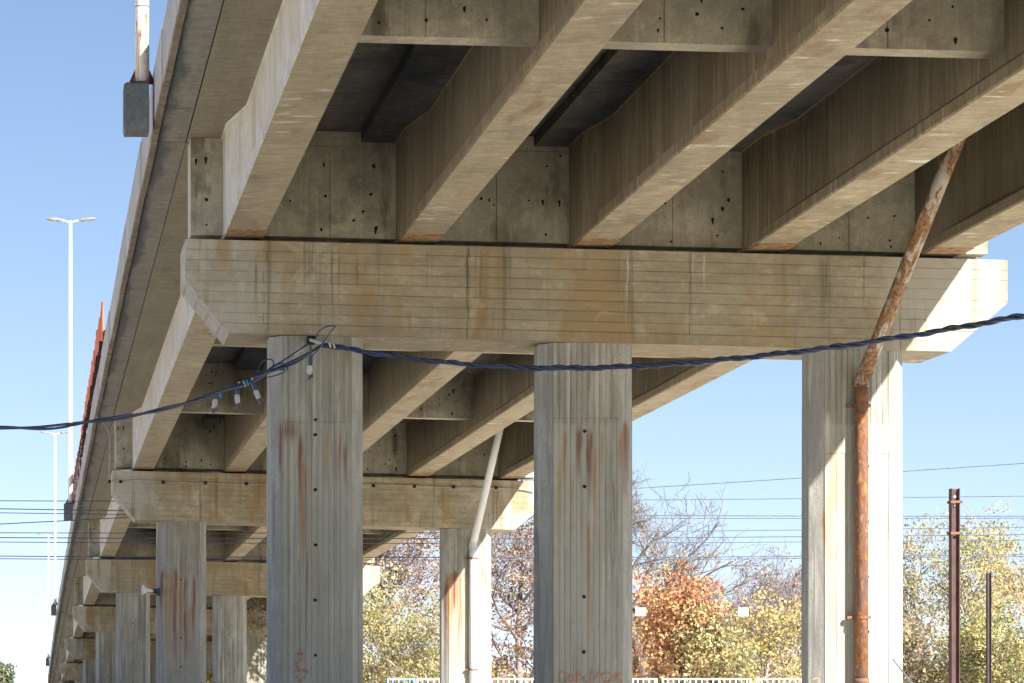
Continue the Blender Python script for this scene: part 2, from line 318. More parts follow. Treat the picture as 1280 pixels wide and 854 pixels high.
# ------------------------------------------------------------------ mesh helpers
class MB:
    def __init__(s): s.v = []; s.f = []; s.mi = []; s.mats = []
    def m(s, mat):
        if mat not in s.mats: s.mats.append(mat)
        return s.mats.index(mat)
    def add(s, vs, fs, mat):
        o = len(s.v); i = s.m(mat); s.v += [tuple(v) for v in vs]
        for f in fs: s.f.append([o+k for k in f]); s.mi.append(i)
    def box(s, x0, x1, y0, y1, z0, z1, mat, under=None, left=None, right=None):
        vs = [(x0,y0,z0),(x1,y0,z0),(x1,y1,z0),(x0,y1,z0),(x0,y0,z1),(x1,y0,z1),(x1,y1,z1),(x0,y1,z1)]
        s.add(vs, [(0,1,5,4),(2,3,7,6),(4,5,6,7)], mat)
        o = len(s.v)-8
        for f, mm in (((3,2,1,0), under or mat), ((3,0,4,7), left or mat), ((1,2,6,5), right or mat)):
            s.f.append([o+k for k in f]); s.mi.append(s.m(mm))
    def prism(s, poly, y0, y1, mat, mats=None):
        """poly of (x, z), counter-clockwise seen from -Y; extruded y0..y1"""
        n = len(poly); vs = [(x, y0, z) for x, z in poly]+[(x, y1, z) for x, z in poly]
        s.add(vs, [list(range(n)), list(range(2*n-1, n-1, -1))], mat)
        o = len(s.v)-2*n
        for i in range(n):
            j = (i+1) % n; s.f.append([o+i, o+n+i, o+n+j, o+j]); s.mi.append(s.m((mats or {}).get(i, mat)))
    def loft(s, rings, mat, caps=True, mats=None):
        n = len(rings[0]); o = len(s.v)
        for r in rings: s.v += [tuple(p) for p in r]
        for k in range(len(rings)-1):
            for i in range(n):
                j = (i+1) % n; s.f.append([o+k*n+i, o+k*n+j, o+(k+1)*n+j, o+(k+1)*n+i]); s.mi.append(s.m((mats or {}).get(i, mat)))
        if caps:
            s.f.append([o+i for i in range(n)][::-1]); s.mi.append(s.m(mat))
            s.f.append([o+(len(rings)-1)*n+i for i in range(n)]); s.mi.append(s.m(mat))
    def tube(s, pts, r, mat, n=6, caps=True):
        pts = [Vector(p) for p in pts]; rs = r if isinstance(r, (list, tuple)) else [r]*len(pts)
        d = (pts[1]-pts[0]).normalized(); up = Vector((0, 0, 1)) if abs(d.z) < .9 else Vector((1, 0, 0))
        a = d.cross(up).normalized(); rings = []
        for i, p in enumerate(pts):
            t_ = (pts[min(i+1, len(pts)-1)]-pts[max(i-1, 0)]).normalized()
            a = (a - t_*a.dot(t_)).normalized(); b = t_.cross(a)
            rings.append([p+(a*math.cos(6.28318*k/n)+b*math.sin(6.28318*k/n))*rs[i] for k in range(n)])
        s.loft(rings, mat, caps)
    def mesh(s, name):
        me = bpy.data.meshes.new(name); me.from_pydata(s.v, [], s.f); me.update()
        for m in s.mats: me.materials.append(m)
        me.polygons.foreach_set('material_index', s.mi)
        bm = bmesh.new(); bm.from_mesh(me); bmesh.ops.recalc_face_normals(bm, faces=bm.faces); bm.to_mesh(me); bm.free()
        return me
    def build(s, name, parent=None, smooth=False, loc=None):
        me = s.mesh(name)
        if smooth: me.polygons.foreach_set('use_smooth', [True]*len(me.polygons))
        return link(name, me, parent, loc)
def link(name, me, parent=None, loc=None, rot=None):
    o = bpy.data.objects.new(name, me); C.objects.link(o)
    if parent: o.parent = parent
    if loc is not None: o.location = loc
    if rot is not None: o.rotation_euler = rot
    return o
def thing(name, label, cat, loc=(0, 0, 0), group=None, rot=(0, 0, 0)):
    o = link(name, None, None, loc, rot); o['label'] = label; o['category'] = cat
    if group: o['group'] = group
    return o
def smooth_path(ps, k=8):
    ps = [Vector(p) for p in ps]; out = []
    for i in range(len(ps)-1):
        p0 = ps[max(i-1, 0)]; p1 = ps[i]; p2 = ps[i+1]; p3 = ps[min(i+2, len(ps)-1)]
        for j in range(k):
            u = j/k
            out.append(.5*((2*p1)+(p2-p0)*u+(2*p0-5*p1+4*p2-p3)*u*u+(3*p1-p0-3*p2+p3)*u**3))
    out.append(ps[-1]); return out

# ------------------------------------------------------------------ ground
g = MB(); g.add([(-3000, -1500, 0), (3000, -1500, 0), (3000, 4500, 0), (-3000, 4500, 0)], [(0, 1, 2, 3)], M['ground'])
go = g.build('ground'); go['kind'] = 'structure'

# ------------------------------------------------------------------ viaduct data
SPAN = 28.35; Y1 = 31.5; CROSS = -0.0258
XL, XR = 1.93, 12.21
hcap = {0: 5.99, 1: 5.715, 2: 5.358, 3: 4.816, 4: 4.1625, 5: 3.312, 6: 2.277, 7: 1.088, 8: -.30}
def py(n): return Y1+(n-1)*SPAN
def ztop(n): return EYE+hcap[n]                     # crosshead top at its left end
CD = 1.1                                            # crosshead depth
CH = 1.165
GX = [2.67, 4.86, 7.04, 9.22, 11.40]; GW = .26
GAP = .055
ysp = CD/2

def cap_mesh():
    b = MB(); L = XR-XL
    def xl(v): return 0 if v >= .655 else .55*(1-v/.655)
    def xr(v): return L if v >= .63 else L-.72*(1-v/.63)
    zs = [-CH, -CH+.63, -CH+.655, 0]
    poly = [(.55, -CH), (L-.72, -CH), (L, -CH+.63), (L, 0), (0, 0), (0, -CH+.655)]
    sh = lambda x: x*CROSS
    poly2 = [(x, z+sh(x)) for x, z in poly]
    b.prism(poly2, .012, CD, M['cap'], {0: M['girder_soffit'], 5: M['cap_end'], 4: M['cap_end'], 2: M['cap_end'], 1: M['cap_end']})
    n = 9; hb = CH/n; rnd = random.Random(3)
    for i in range(n):
        v0 = i*hb+.0008+.0016*rnd.random(); v1 = (i+1)*hb-.0008-.0016*rnd.random()
        cuts = [0, 3.52+rnd.uniform(-.02, .02), 8.93+rnd.uniform(-.02, .02), L] if i % 2 == 0 else [0, 1.0+rnd.uniform(-.05, .05), 3.52, 6.3, 8.93, L]
        for a, c in zip(cuts[:-1], cuts[1:]):
            x00 = max(a+.003, xl(v0)); x01 = max(a+.003, xl(v1)); x10 = min(c-.003, xr(v0)); x11 = min(c-.003, xr(v1))
            if x00 >= x10: continue
            f = rnd.uniform(-.006, .004)
            q = [(x00, v0-CH), (x10, v0-CH), (x11, v1-CH), (x01, v1-CH)]
            b.prism([(x, z+sh(x)) for x, z in q], f, .02, M['cap'])
    return b.mesh('crosshead')
def column_mb(h, seed, zj):
    """local origin at the top centre of the front; h long; zj = pour joint below the top"""
    b = MB(); rnd = random.Random(seed); hw = .585; c = .15; fw = hw-c; d = .59
    def ring(z, e=0): return [(-fw-e, .012, z), (fw+e, .012, z), (hw+e, c, z), (hw+e, d-c, z), (fw, d, z), (-fw, d, z), (-hw-e, d-c, z), (-hw-e, c, z)]
    b.loft([ring(0), ring(-zj, .004), ring(-zj-.012, .004), ring(-h, .012)], M['column_side'], True, {0: M['column']})
    n = 12; bw = 2*fw/n
    for (za, zb) in ((0.0, -zj+.001), (-zj-.003, -h)):
        for i in range(n):
            x0 = -fw+i*bw+.0015; x1 = x0+bw-.003; f = rnd.uniform(-.004, .004)
            b.box(x0, x1, f, .02, zb, za, M['column'])
    return b
def holes_mb(pts, r=.028, plain=False):
    b = MB()
    for (x, y, z) in pts:
        n = 9; rr = r*random.uniform(.55, 1.2); tail = random.choice((1, 1, 1.5, 2.6, 3.8)); sk = random.uniform(-.6, .6)
        if plain: tail = 1; rr = r
        def ring(k_, yy):
            o = []
            for k in range(n):
                a = 6.283*k/n+1.57; ca = math.cos(a); sa = math.sin(a); q = rr*k_*random.uniform(.8, 1.2)
                zz = sa*q*(tail if sa < -.6 else 1); o.append((x+ca*q+sk*rr*(zz/rr*.25), yy, z+zz))
            return o
        b.loft([ring(1.15, y+.006), ring(1.0, y-.003)], M['hole'])
    return b
capm = cap_mesh()
plabel = {1: 'nearest pier, three board-marked columns under a wide tan crosshead', 2: 'second pier back, its left column streaked with red rust, horn loudspeaker on it',
          3: 'third pier back with dark blotched crosshead, seen left of the nearest column', 4: 'fourth pier back, pale crosshead just under the stained one',
          5: 'fifth pier back, small crosshead peeping out at the left', 6: 'sixth pier back, very small crosshead low at the left', 7: 'farthest pier visible, crosshead at the bottom edge of the view'}
colX = [3.58, 6.97, 10.37]
for n in range(1, 8):
    p = thing('bridge_pier', plabel[n], 'bridge pier', (0, py(n), 0), 'piers of the concrete viaduct')
    link('crosshead', capm, p, (XL, 0, ztop(n)))
    for i, x in enumerate(colX):
        zt = ztop(n)+(x-XL)*CROSS-CH+.002
        h = zt+.3
        if h < .35: continue
        zj = (1.08, .95+(i == 2)*.2, 1.3)[i] if n == 1 else (1.23 if n == 2 else .9+.3*((n+i) % 3))
        zj = min(zj, h*.6)
        cb = column_mb(h, n*10+i, zj)
        c = cb.build('column', p, loc=(x, .05, zt))
        pts = []; z = -zj-.16
        dx = (-.02, -.045, .1)[i]
        if n == 1: pts.append((dx, 0, -zj+.03))
        while z > -h+.2: pts.append((dx+random.uniform(-.006, .006), -.008, z)); z -= .69
        hb = holes_mb([q for q in pts if random.random() < .85], .019, True); ho = hb.build('tie_hole', c); ho['kind'] = 'stuff'
    for x in GX:                                    # bearing pads under each girder end
        zb = ztop(n)+(x-XL)*CROSS
        for yy in (.18, .68):
            b = MB(); b.box(-.19, .19, 0, .24, -.01, GAP-.004, M['dark']); b.build('bearing_pad', p, loc=(x, yy, zb))

# ------------------------------------------------------------------ spans
GL = SPAN-.04
def girder_mesh(outer=False):
    """profile along y from 0 to GL, bottom at z 0, x centred"""
    b = MB(); side = M['girder_outer'] if outer else M['girder']
    zs = 1.28; TF = .695; tt = .13
    def ring(y, w_, e=0):   # w_ = web half-thickness
        return [(-GW+.018, y, 0), (GW-.018, y, 0), (GW, y, .018), (GW, y, .13), (w_, y, .13+(GW-w_)*.8), (w_, y, zs-.02), (w_+.02, y, zs), (TF, y, zs+.01), (TF, y, zs+tt), (-TF, y, zs+tt), (-TF, y, zs+.01), (-w_-.02, y, zs), (-w_, y, zs-.02), (-w_, y, .13+(GW-w_)*.8), (-GW, y, .13), (-GW, y, .018)]
    ys = [0, 1.05, 2.0]+[2+ (GL-4)*k/8 for k in range(1, 8)]+[GL-2.0, GL-1.05, GL]
    rings = []
    for y in ys:
        e = min(y, GL-y); w_ = GW-.003 if e < 1.2 else .085
        rings.append(ring(y, w_))
    under = M['overhang'] if outer else M['slab']
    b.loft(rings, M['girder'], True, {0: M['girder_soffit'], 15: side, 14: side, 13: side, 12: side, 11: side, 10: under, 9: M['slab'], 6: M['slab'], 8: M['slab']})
    return b.mesh('girder')
gm = girder_mesh(); gmo = girder_mesh(True)
def sole_mesh():
    b = MB(); b.box(-.245, .245, 0, .36, -.012, .002, M['soleplate']); return b.mesh('sole_plate')
sm = sole_mesh()
BAY = GX[1]-GX[0]
def bay_mesh(w_, z0, z1, th, front_only, lip):
    """cross wall between two girders, formwork panels with open joints; x centred, front at y 0"""
    b = MB(); sh = lambda x: x*CROSS
    und = M['diaphragm_soffit'] if lip else M['diaphragm']
    vs = []
    def sb(x0, x1, y0, y1, a, c, m, u=None):
        o = len(b.v); b.box(x0, x1, y0, y1, a, c, m, u)
        for k in range(o, len(b.v)): v = b.v[k]; b.v[k] = (v[0], v[1], v[2]+sh(v[0]))
    sb(-w_/2, w_/2, .014, th, z0, z1, M['diaphragm'], und)
    jx = -.05+random.uniform(-.06, .06); zj = z1-.19
    for (x0, x1) in ((-w_/2+.004, jx-.007), (jx+.007, w_/2-.004)):
        sb(x0, x1, random.uniform(-.004, .003), .02, z0, zj-.005, M['diaphragm'], und)
        sb(x0, x1, random.uniform(-.004, .003), .02, zj+.005, z1, M['diaphragm'])
    return b
def bay_holes(w_, z0, z1):
    pts = []
    for x in (-.09, .55):
        for k, z in enumerate((z0+.16, z0+.56, z1-.38)):
            
            if random.random() < .85: pts.append((x+random.uniform(-.05, .05), -.004, z+random.uniform(-.06, .06)+x*CROSS))
    if random.random() < .6: pts.append((.3, -.004, z0+.27))
    pts.append((-.75, -.004, z0+.3))
    for k in range(5): pts.append((random.uniform(-.75, .75), -.002, random.uniform(z0+.1, z1-.1)))
    return holes_mb(pts, .017)
ewm = [bay_mesh(BAY-2*GW+.006, .055, 1.40, .22, True, False).mesh('end_wall') for k in range(3)]
ehm = [bay_holes(1.6, 0, 1.4).mesh('tie_hole') for k in range(9)]
mwm = [bay_mesh(BAY-2*.09+.006, .38, 1.40, .27, True, True).mesh('cross_wall') for k in range(3)]
mhm = [bay_holes(1.8, .38, 1.4).mesh('tie_hole') for k in range(9)]
outm = {}
for sgn in (-1, 1):
    b = MB(); x0, x1 = (-.40, 0) if sgn < 0 else (0, .40)
    b.box(x0, x1, 0, .24, .05, 1.275, M['diaphragm'], left=M['girder_outer'], right=M['girder_outer']); outm[sgn] = b.mesh('end_wall')
    pass
oh = holes_mb([(-.2, -.004, .18), (-.2, -.004, .5), (-.21, -.004, 1.02), (-.33, -.004, 1.0)], .020).mesh('tie_hole')
pp = []
for k in range(4):
    b = MB(); Lp = SPAN/10-.012; e = random.uniform(-.008, .008)
    b.box(-.065+e, 0.012, 0, Lp, -.03, .02, M['parapet_rim'], left=M['parapet_rim'])
    b.box(-.07+e, 0.012, 0, Lp, .02, .66, M['parapet'])
    pp.append(b.mesh('parapet_panel'))
ppr = MB(); ppr.box(0, .105, 0, SPAN/10-.012, -.035, .66, M['parapet']); ppr = ppr.mesh('parapet_panel')
slab_x0, slab_x1 = 1.90, 12.17
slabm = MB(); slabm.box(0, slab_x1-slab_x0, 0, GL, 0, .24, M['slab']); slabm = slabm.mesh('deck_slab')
em = MB(); em.box(0, .362, 0, GL, 0, .38, M['edge']); em = em.mesh('edge_beam')
pwm = MB(); pwm.box(0, .14, 0, GL, 0, 1.03, M['parapet']); pwm = pwm.mesh('parapet_wall')
slabel = {0: 'nearest deck span, its big girders filling the top of the view', 1: 'second deck span, seen below the nearest crosshead', 2: 'third deck span, beyond the crosshead with the thin cable',
          3: 'fourth deck span beyond the dark blotched crosshead', 4: 'fifth deck span, short sliver of girders at the left', 5: 'sixth deck span, small and low at the left', 6: 'seventh deck span, tiny beside the far lamp posts', 7: 'farthest deck span running down to the left bottom corner'}
for n in range(0, 8):
    zA = ztop(n); zB = ztop(n+1); sl_ = (zB-zA)/SPAN; rx = math.atan(sl_)
    s = thing('bridge_span', slabel[n], 'bridge deck', (0, py(n)+ysp+.02, zA-.0), 'spans of the concrete viaduct', rot=(0, 0, 0))
    def put(name, me, x, y, zl, par=s, ry=0.0):
        z = zl+(x-XL)*CROSS+sl_*(y)+GAP+sl_*0
        return link(name, me, par, (x, y, z), (rx, ry, 0))
    RY = -math.atan(CROSS)
    for i, x in enumerate(GX):
        gobj = put('girder', gmo if i == 0 else gm, x, 0, 0)
        if i in (0, 4):
            pass
        for yy in (.40, GL-.62-.17-.12):
            link('sole_plate', sm, gobj, (0, yy, 0))
    endy = GL-.24-.01
    for i in range(4):
        xc = (GX[i]+GX[i+1])/2
        for yy in (endy, .02):
            wobj = put('end_wall', ewm[(i+n) % 3], xc, yy, 0)
            if yy > 1: h = link('tie_hole', ehm[(i*2+n*5+1) % 9], wobj); h['kind'] = 'stuff'
        for yy in (SPAN-.57-7.85, SPAN-.57-17.0):
            wobj = link('cross_wall', mwm[(i+n) % 3], s, (xc, yy, (xc-XL)*CROSS+sl_*yy+GAP), (0, 0, 0))
            h = link('tie_hole', mhm[(i*4+n*7+(yy > 15)*2) % 9], wobj); h['kind'] = 'stuff'
    for yy in (endy, .01):
        put('end_wall', outm[-1], GX[0]-GW, yy, 0); put('end_wall', outm[1], GX[4]+GW, yy, 0)
    wl = put('tie_hole', oh, GX[0]-GW, endy, 0); wl['kind'] = 'stuff'
    zs = 1.28+.13
    put('deck_slab', slabm, slab_x0, 0, zs, ry=RY)
    put('edge_beam', em, 1.605, 0, 1.275, ry=RY)
    put('edge_beam', em, 12.14, 0, 1.275, ry=RY)
    put('parapet_wall', pwm, 1.75, 0, 1.66); put('parapet_wall', pwm, 12.25, 0, 1.66)
    for k in range(10):
        o = put('parapet_panel', pp[(k*3+n) % 4], 1.585+random.uniform(-.006, .006), k*SPAN/10, 1.275)
        o2 = put('parapet_panel', ppr, 12.475, k*SPAN/10, 1.275)
# abutment where the deck comes down to the ground
b = MB(); b.box(1.5, 12.6, 0, 2.2, -.2, ztop(8)-.02, M['diaphragm']); ab = b.build('abutment', loc=(0, py(8), 0))
ab['label'] = 'low concrete abutment wall at the far end of the viaduct'; ab['category'] = 'abutment'
# road ramp past the abutment
b = MB(); zr = ztop(8)+1.65; b.add([(1.5, py(8)+2, zr), (12.6, py(8)+2, zr), (12.6, py(8)+62, .02), (1.5, py(8)+62, .02), (1.5, py(8)+2, -.3), (12.6, py(8)+2, -.3), (12.6, py(8)+62, -.3), (1.5, py(8)+62, -.3)],
    [(0, 1, 2, 3), (4, 5, 1, 0), (5, 6, 2, 1), (6, 7, 3, 2), (7, 4, 0, 3)], M['diaphragm'])
o = b.build('road_ramp'); o['kind'] = 'structure'

# ------------------------------------------------------------------ drain pipes
def drain(n, mu, ml, label, dx=0.0):
    Yp = py(n); zc = ztop(n)-5.715-EYE
    t = thing('drain_pipe', label, 'drain pipe', (10.355+dx, Yp-.07, 0), 'drain pipes down the right-hand columns')
    zb = EYE+3.92+zc; r = .085; y0 = 0
    b = MB(); top = Vector((.03, -4.35, zb+3.15)); bend = Vector((0, 0, zb))
    b.tube([top, bend+(top-bend)*.05, bend+Vector((0, -.012, .04))], [r, r, r], mu, 14); b.build('upper_pipe', t, True)
    b = MB(); b.tube([bend+Vector((0, -.006, .02)), bend+Vector((0, 0, -.2)), Vector((0, 0, -.1))], r*.97, ml, 14); b.build('lower_pipe', t, True)
    b = MB(); b.tube([bend+(top-bend)*.035, bend+Vector((0, 0, .0)), bend+Vector((0, 0, -.07))], r*1.08, mu, 14); b.build('elbow', t, True)
    for zz in (zb-.30, zb-2.94):
        b = MB(); b.tube([(0, 0, zz-.02), (0, 0, zz+.02)], r*1.14, M['clamp'], 14)
        b.box(-.17, -.07, .02, .07, zz-.018, zz+.018, M['clamp']); b.box(.075, .115, -.02, .03, zz-.018, zz+.018, M['clamp']); b.box(-.14, -.11, .05, .12, zz-.014, zz+.014, M['clamp'])
        b.build('clamp', t)
    b = MB(); b.tube([(0, 0, zb-3.78), (0, 0, zb-3.70)], r*1.13, ml, 14); b.tube([(0, 0, zb-3.84), (0, 0, zb-3.80)], r*1.1, ml, 14); b.build('socket_joint', t, True)
drain(1, M['pipe_rust'], M['pipe_rust_low'], 'rusty brown drain pipe down the nearest right-hand column')
drain(2, M['pipe_grey'], M['pipe_grey'], 'pale grey drain pipe on the right column of the second pier', .12)

# ------------------------------------------------------------------ street lamps on the left edge
def lamp(Yl, zb, H, label, near=False, ground=False):
    t = thing('street_lamp', label, 'street lamp', (1.37, Yl, zb), 'double-armed street lamps along the viaduct')
    mp = M['pole'] if near else M['pole_far']
    z0 = .59
    if not ground:
        b = MB(); b.loft([[(-.23, -.16, z), (.08, -.16, z), (.08, .24, z), (-.23, .24, z)] if z > .05 else [(-.215, -.14, z), (.08, -.14, z), (.08, .22, z), (-.215, .22, z)] for z in (0, .06, .52, .57)]+[[(-.19, -.12, .60), (.08, -.12, .60), (.08, .2, .60), (-.19, .2, .60)]], M['block'])
        b.build('concrete_bracket', t)
        b = MB(); b.box(-.12, .08, -.13, .13, .588, .612, M['gusset']); b.build('base_plate', t)
        for bx, by in ((-.10, -.11), (.06, -.11)):
            b = MB(); b.tube([(bx, by, .60), (bx, by, .66)], .014, M['clamp'], 6); b.build('bolt', t)
    else: z0 = 0
    b = MB(); b.tube([(0, 0, z0), (0, 0, z0+1.2), (0, 0, H*.5), (0, 0, H)], [.088, .084, .07, .05], mp, 16); pb = b.build('pole', t, True)
    if near:
        b = MB(); b.tube([(0, 0, z0+.96), (0, 0, z0+.975)], .090, M['lamp'], 16); b.build('pole_band', t)
    for sx in (-1, 1):
        b = MB(); b.prism([(0, z0+.02), (sx*.17, z0+.02), (sx*.08, z0+.22), (0, z0+.22)][::sx], .02, .04, M['gusset'])
        b.build('gusset_plate', t)
    for sx in (-1, 1):
        b = MB(); b.tube([(0, 0, H-.06), (sx*.2, 0, H+.0), (sx*.42, 0, H+.03)], .03, mp, 8); b.build('arm', t, True)
        b = MB(); b.loft([[(sx*x, -.10*ww, H+.0+x*.10-.04*tt), (sx*x, .10*ww, H+.0+x*.10-.04*tt), (sx*x, .07*ww, H+x*.10+.05*tt), (sx*x, -.07*ww, H+x*.10+.05*tt)] for x, ww, tt in ((.28, .5, .6), (.4, 1.1, 1), (.7, 1.25, 1), (.86, .6, .5))], M['lamp'])
        hd = b.build('lamp_head', t)
        b = MB(); b.box(min(sx*.42, sx*.72), max(sx*.42, sx*.72), -.08, .08, H+.008, H+.02, M['lens']); b.build('lens', hd)
lamp(py(1)-.4, ztop(1)+1.23, 10.4, 'lamp post on a dark concrete bracket, cut off by the top edge', True)
lamp(py(3)-.3, ztop(3)+1.3, 10.45, 'white double-headed lamp post, tallest one fully in view')
lamp(py(5)-.3, ztop(5)+1.3, 10.45, 'white lamp post just left of the tallest one, cable passing its head')
lamp(py(7)-.3, ztop(7)+1.3, 10.45, 'small double-headed lamp post, top level with the lowest overhead wires')
lamp(py(9)-.3, 0.9, 11.0, 'tiny far lamp post with heads well below the wires', ground=True)
lamp(py(11)-.3, 0.2, 8.8, 'tiniest lamp post, farthest one at the bottom left', ground=True)

# ------------------------------------------------------------------ orange protective screen over the railway
t = thing('protective_screen', 'orange-red slatted screen along the parapet above the railway', 'screen', (1.56, 53.5, 0))
slat = MB(); slat.box(-.012, .012, 0, .31, 0, 1.0, M['screen']); slat = slat.mesh('slat')
brk = MB(); brk.box(-.07, .02, 0, .09, -.16, .03, M['screen_dark']); brk = brk.mesh('bracket')
def partop(Y):
    q = (Y-Y1)/SPAN; n = int(q)+1; f = q-int(q)
    return ztop(n)*(1-f)+ztop(n+1)*f+1.275+.66+GAP
def sbot(Y): return EYE+7.70-.0035*(Y-55)
def stop_(Y): return EYE+8.56-.0197*(Y-55)
for k in range(150):
    Y = 54.6+k*.27; o = link('slat', slat, t, (random.uniform(-.02, .02), Y-53.5, sbot(Y)), (0, 0, R(random.uniform(-6, 6)))); o.scale = (1, 1, (stop_(Y)-sbot(Y))*random.uniform(.98, 1.03))
for k in range(70):
    Y = 54.8+k*.58; o = link('bracket', brk, t, (random.uniform(-.03, .01), Y-53.5, sbot(Y)-.01)); o.scale = (1, 1.6, random.uniform(.8, 1.5))
    if k % 6 == 2:
        b = MB(); b.box(-.03, .03, -.03, .03, partop(Y)-.1, sbot(Y), M['screen_dark']); b.build('post', t, loc=(.02, Y-53.5, 0))
b = MB(); b.tube([(0.03, 54.6-53.5+k*4, sbot(54.6+k*4)+.2) for k in range(11)], .03, M['screen_dark'], 5); b.build('rail', t)

# ------------------------------------------------------------------ near twisted cable and its fittings
def strands(path, name, parent, n=3, rad=.017, r=.0155, pitch=.55, jitter=.0):
    P = smooth_path(path, 14); L = 0; out = [[] for _ in range(n)]
    for i, p in enumerate(P):
        if i: L += (P[i]-P[i-1]).length
        d = (P[min(i+1, len(P)-1)]-P[max(i-1, 0)]).normalized(); a = d.cross(Vector((0, 0, 1))).normalized(); c = d.cross(a)
        for k in range(n):
            ph = 6.283*(L/pitch+k/n)+.6*math.sin(L*1.3); rr = rad*(1+.5*math.sin(L*2.1+k*2))
            out[k].append(p+(a*math.cos(ph)+c*math.sin(ph))*rr)
    for k in range(n):
        b = MB(); b.tube(out[k], r, M['cable'], 6); b.build(name, parent, True)
anc = W(413, 430, 31.25)
t = thing('overhead_cable', 'dark blue twisted cable sagging across the three near columns', 'cable')
right = [W(404, 431, 31.2), W(440, 437, 31.1), W(520, 449, 30.8), W(620, 458, 30.3), W(720, 460, 29.7), W(830, 456, 29.1), W(940, 446, 28.4), W(1050, 433, 27.6), W(1160, 416, 26.8), W(1250, 400, 26.1), W(1340, 384, 25.4), W(1600, 325, 23)]
strands(right, 'strand', t, 3, .018, .0165)
left = [W(-200, 520, 27), W(-60, 535, 28), W(0, 535, 28.3), W(60, 534, 28.7), W(120, 526, 29), W(190, 515, 29.4), W(250, 499, 29.8), W(300, 481, 30.2), W(335, 466, 30.5), W(370, 451, 30.8), W(404, 431, 31.2)]
strands(left, 'strand', t, 2, .014, .0165, 1.6)
tl = thing('cable_loops', 'thin slack cable loops tied along the dark cable at the left column', 'cable')
def loop(pts, Z=30.6, r=.0085, name='loop'):
    b = MB(); b.tube(smooth_path([W(x, y, Z+(.0 if k % 2 else .05)) for k, (x, y) in enumerate(pts)], 7), r, M['cable'], 6); b.build(name, tl, True)
loop([(300, 480), (318, 473), (326, 455), (336, 449), (342, 453), (338, 464), (325, 474), (312, 479)])
loop([(306, 478), (320, 470), (335, 463), (350, 455), (358, 456), (358, 463), (346, 469), (334, 472)])
loop([(314, 476), (334, 463), (352, 452), (372, 439), (384, 431), (388, 432), (388, 445), (387, 456)], r=.012)
loop([(386, 455), (390, 446), (400, 434), (414, 414), (419, 408), (410, 408), (400, 413), (394, 424)], 31.0)
loop([(318, 476), (330, 468), (342, 463), (356, 462)], r=.010)
b = MB(); q = W(389, 425, 31.4); b.box(q.x-.045, q.x+.045, q.y-.05, q.y+.12, q.z-.045, q.z+.045, M['hole']); b.tube([W(388, 425, 31.35), W(398, 428, 31.2), W(404, 430, 31.18)], .022, M['connector'], 8); b.build('anchor_hook', tl)
b = MB(); b.tube([W(367, 442, 30.65), W(376, 436, 30.65)], .028, M['connector'], 8); b.build('splice_sleeve', tl)
for (x0, y0, x1, y1, nm) in ((270, 492, 269, 499, 1), (295, 482, 296, 493, 2), (313, 475, 319, 488, 3), (387, 446, 387, 457, 4)):
    Z = 30.2
    c = thing('cable_connector', {1: 'small grey cable connector, leftmost of those hanging under the cable', 2: 'small grey cable connector, second from the left under the cable', 3: 'small grey cable connector hanging tilted just left of the column', 4: 'small grey connector hanging in front of the left column'}[nm], 'connector', (0, 0, 0), 'connectors hanging from the dark cable')
    a = W(x0, y0, Z); e = W(x1, y1, Z); d = (e-a).normalized()
    b = MB(); b.tube([a, e], .016, M['cable'], 6); b.tube([a+Vector((.03, 0, 0)), e+Vector((.02, 0, 0))], .012, M['cable'], 6); b.build('lead', c)
    b = MB(); b.tube([e, e+d*.015, e+d*.10, e+d*.11], [.022, .031, .031, .022], M['connector'], 4); b.build('housing', c)
    b = MB(); b.tube([e+d*.12, e+d*.17], [.022, .018], M['connector_dark'], 6); b.tube([e+d*.10+Vector((.03, -.02, 0)), e+d*.15+Vector((.03, -.02, 0))], .012, M['connector_dark'], 5); b.build('end_cap', c)
for (x, y, m) in ((275, 493, 'tape'), (309, 479, 'tape'), (300, 481, 'tie'), (305, 480, 'tie'), (316, 476, 'tie'), (412, 431, 'tie'), (417, 432, 'tie')):
    b = MB(); Z = 31.15 if x > 400 else 30.25; p_ = W(x-1.4, y+.6, Z); q = W(x+1.4, y-.6, Z)
    if m == 'tie': p_ = W(x-.7, y+.3, Z); q = W(x+.7, y-.3, Z)
    b.tube([p_, q], .04 if m == 'tie' else .036, M[m], 8); b.build('tape_wrap' if m == 'tape' else 'cable_tie', tl)
# thin line clipped to the second crosshead, with its conduit
t = thing('clipped_cable', 'thin grey cable clipped along the second crosshead', 'cable')
b = MB(); zz = 59.82
b.tube(smooth_path([W(118, 519, 58.5), W(128, 527, 58.8), (W(136, 540, 59.2)), W(137, 570, 59.5), W(137, 598, 59.7), W(150, 601, zz), W(175, 600, zz), W(205, 602, zz), W(260, 604, zz), W(310, 605, zz), W(400, 606, zz), W(480, 606, zz), W(560, 609, zz), W(640, 611, zz), W(667, 615, zz)], 6), .014, M['steel'], 5); b.build('wire', t, True)
for x in (137, 151, 204, 257, 308, 467, 518, 567, 620):
    b = MB(); q = W(x, 602+(x-150)*.0165, zz); b.box(q.x-.035, q.x+.035, q.y-.02, q.y+.03, q.z-.035, q.z+.035, M['dark']); b.build('clip', t)

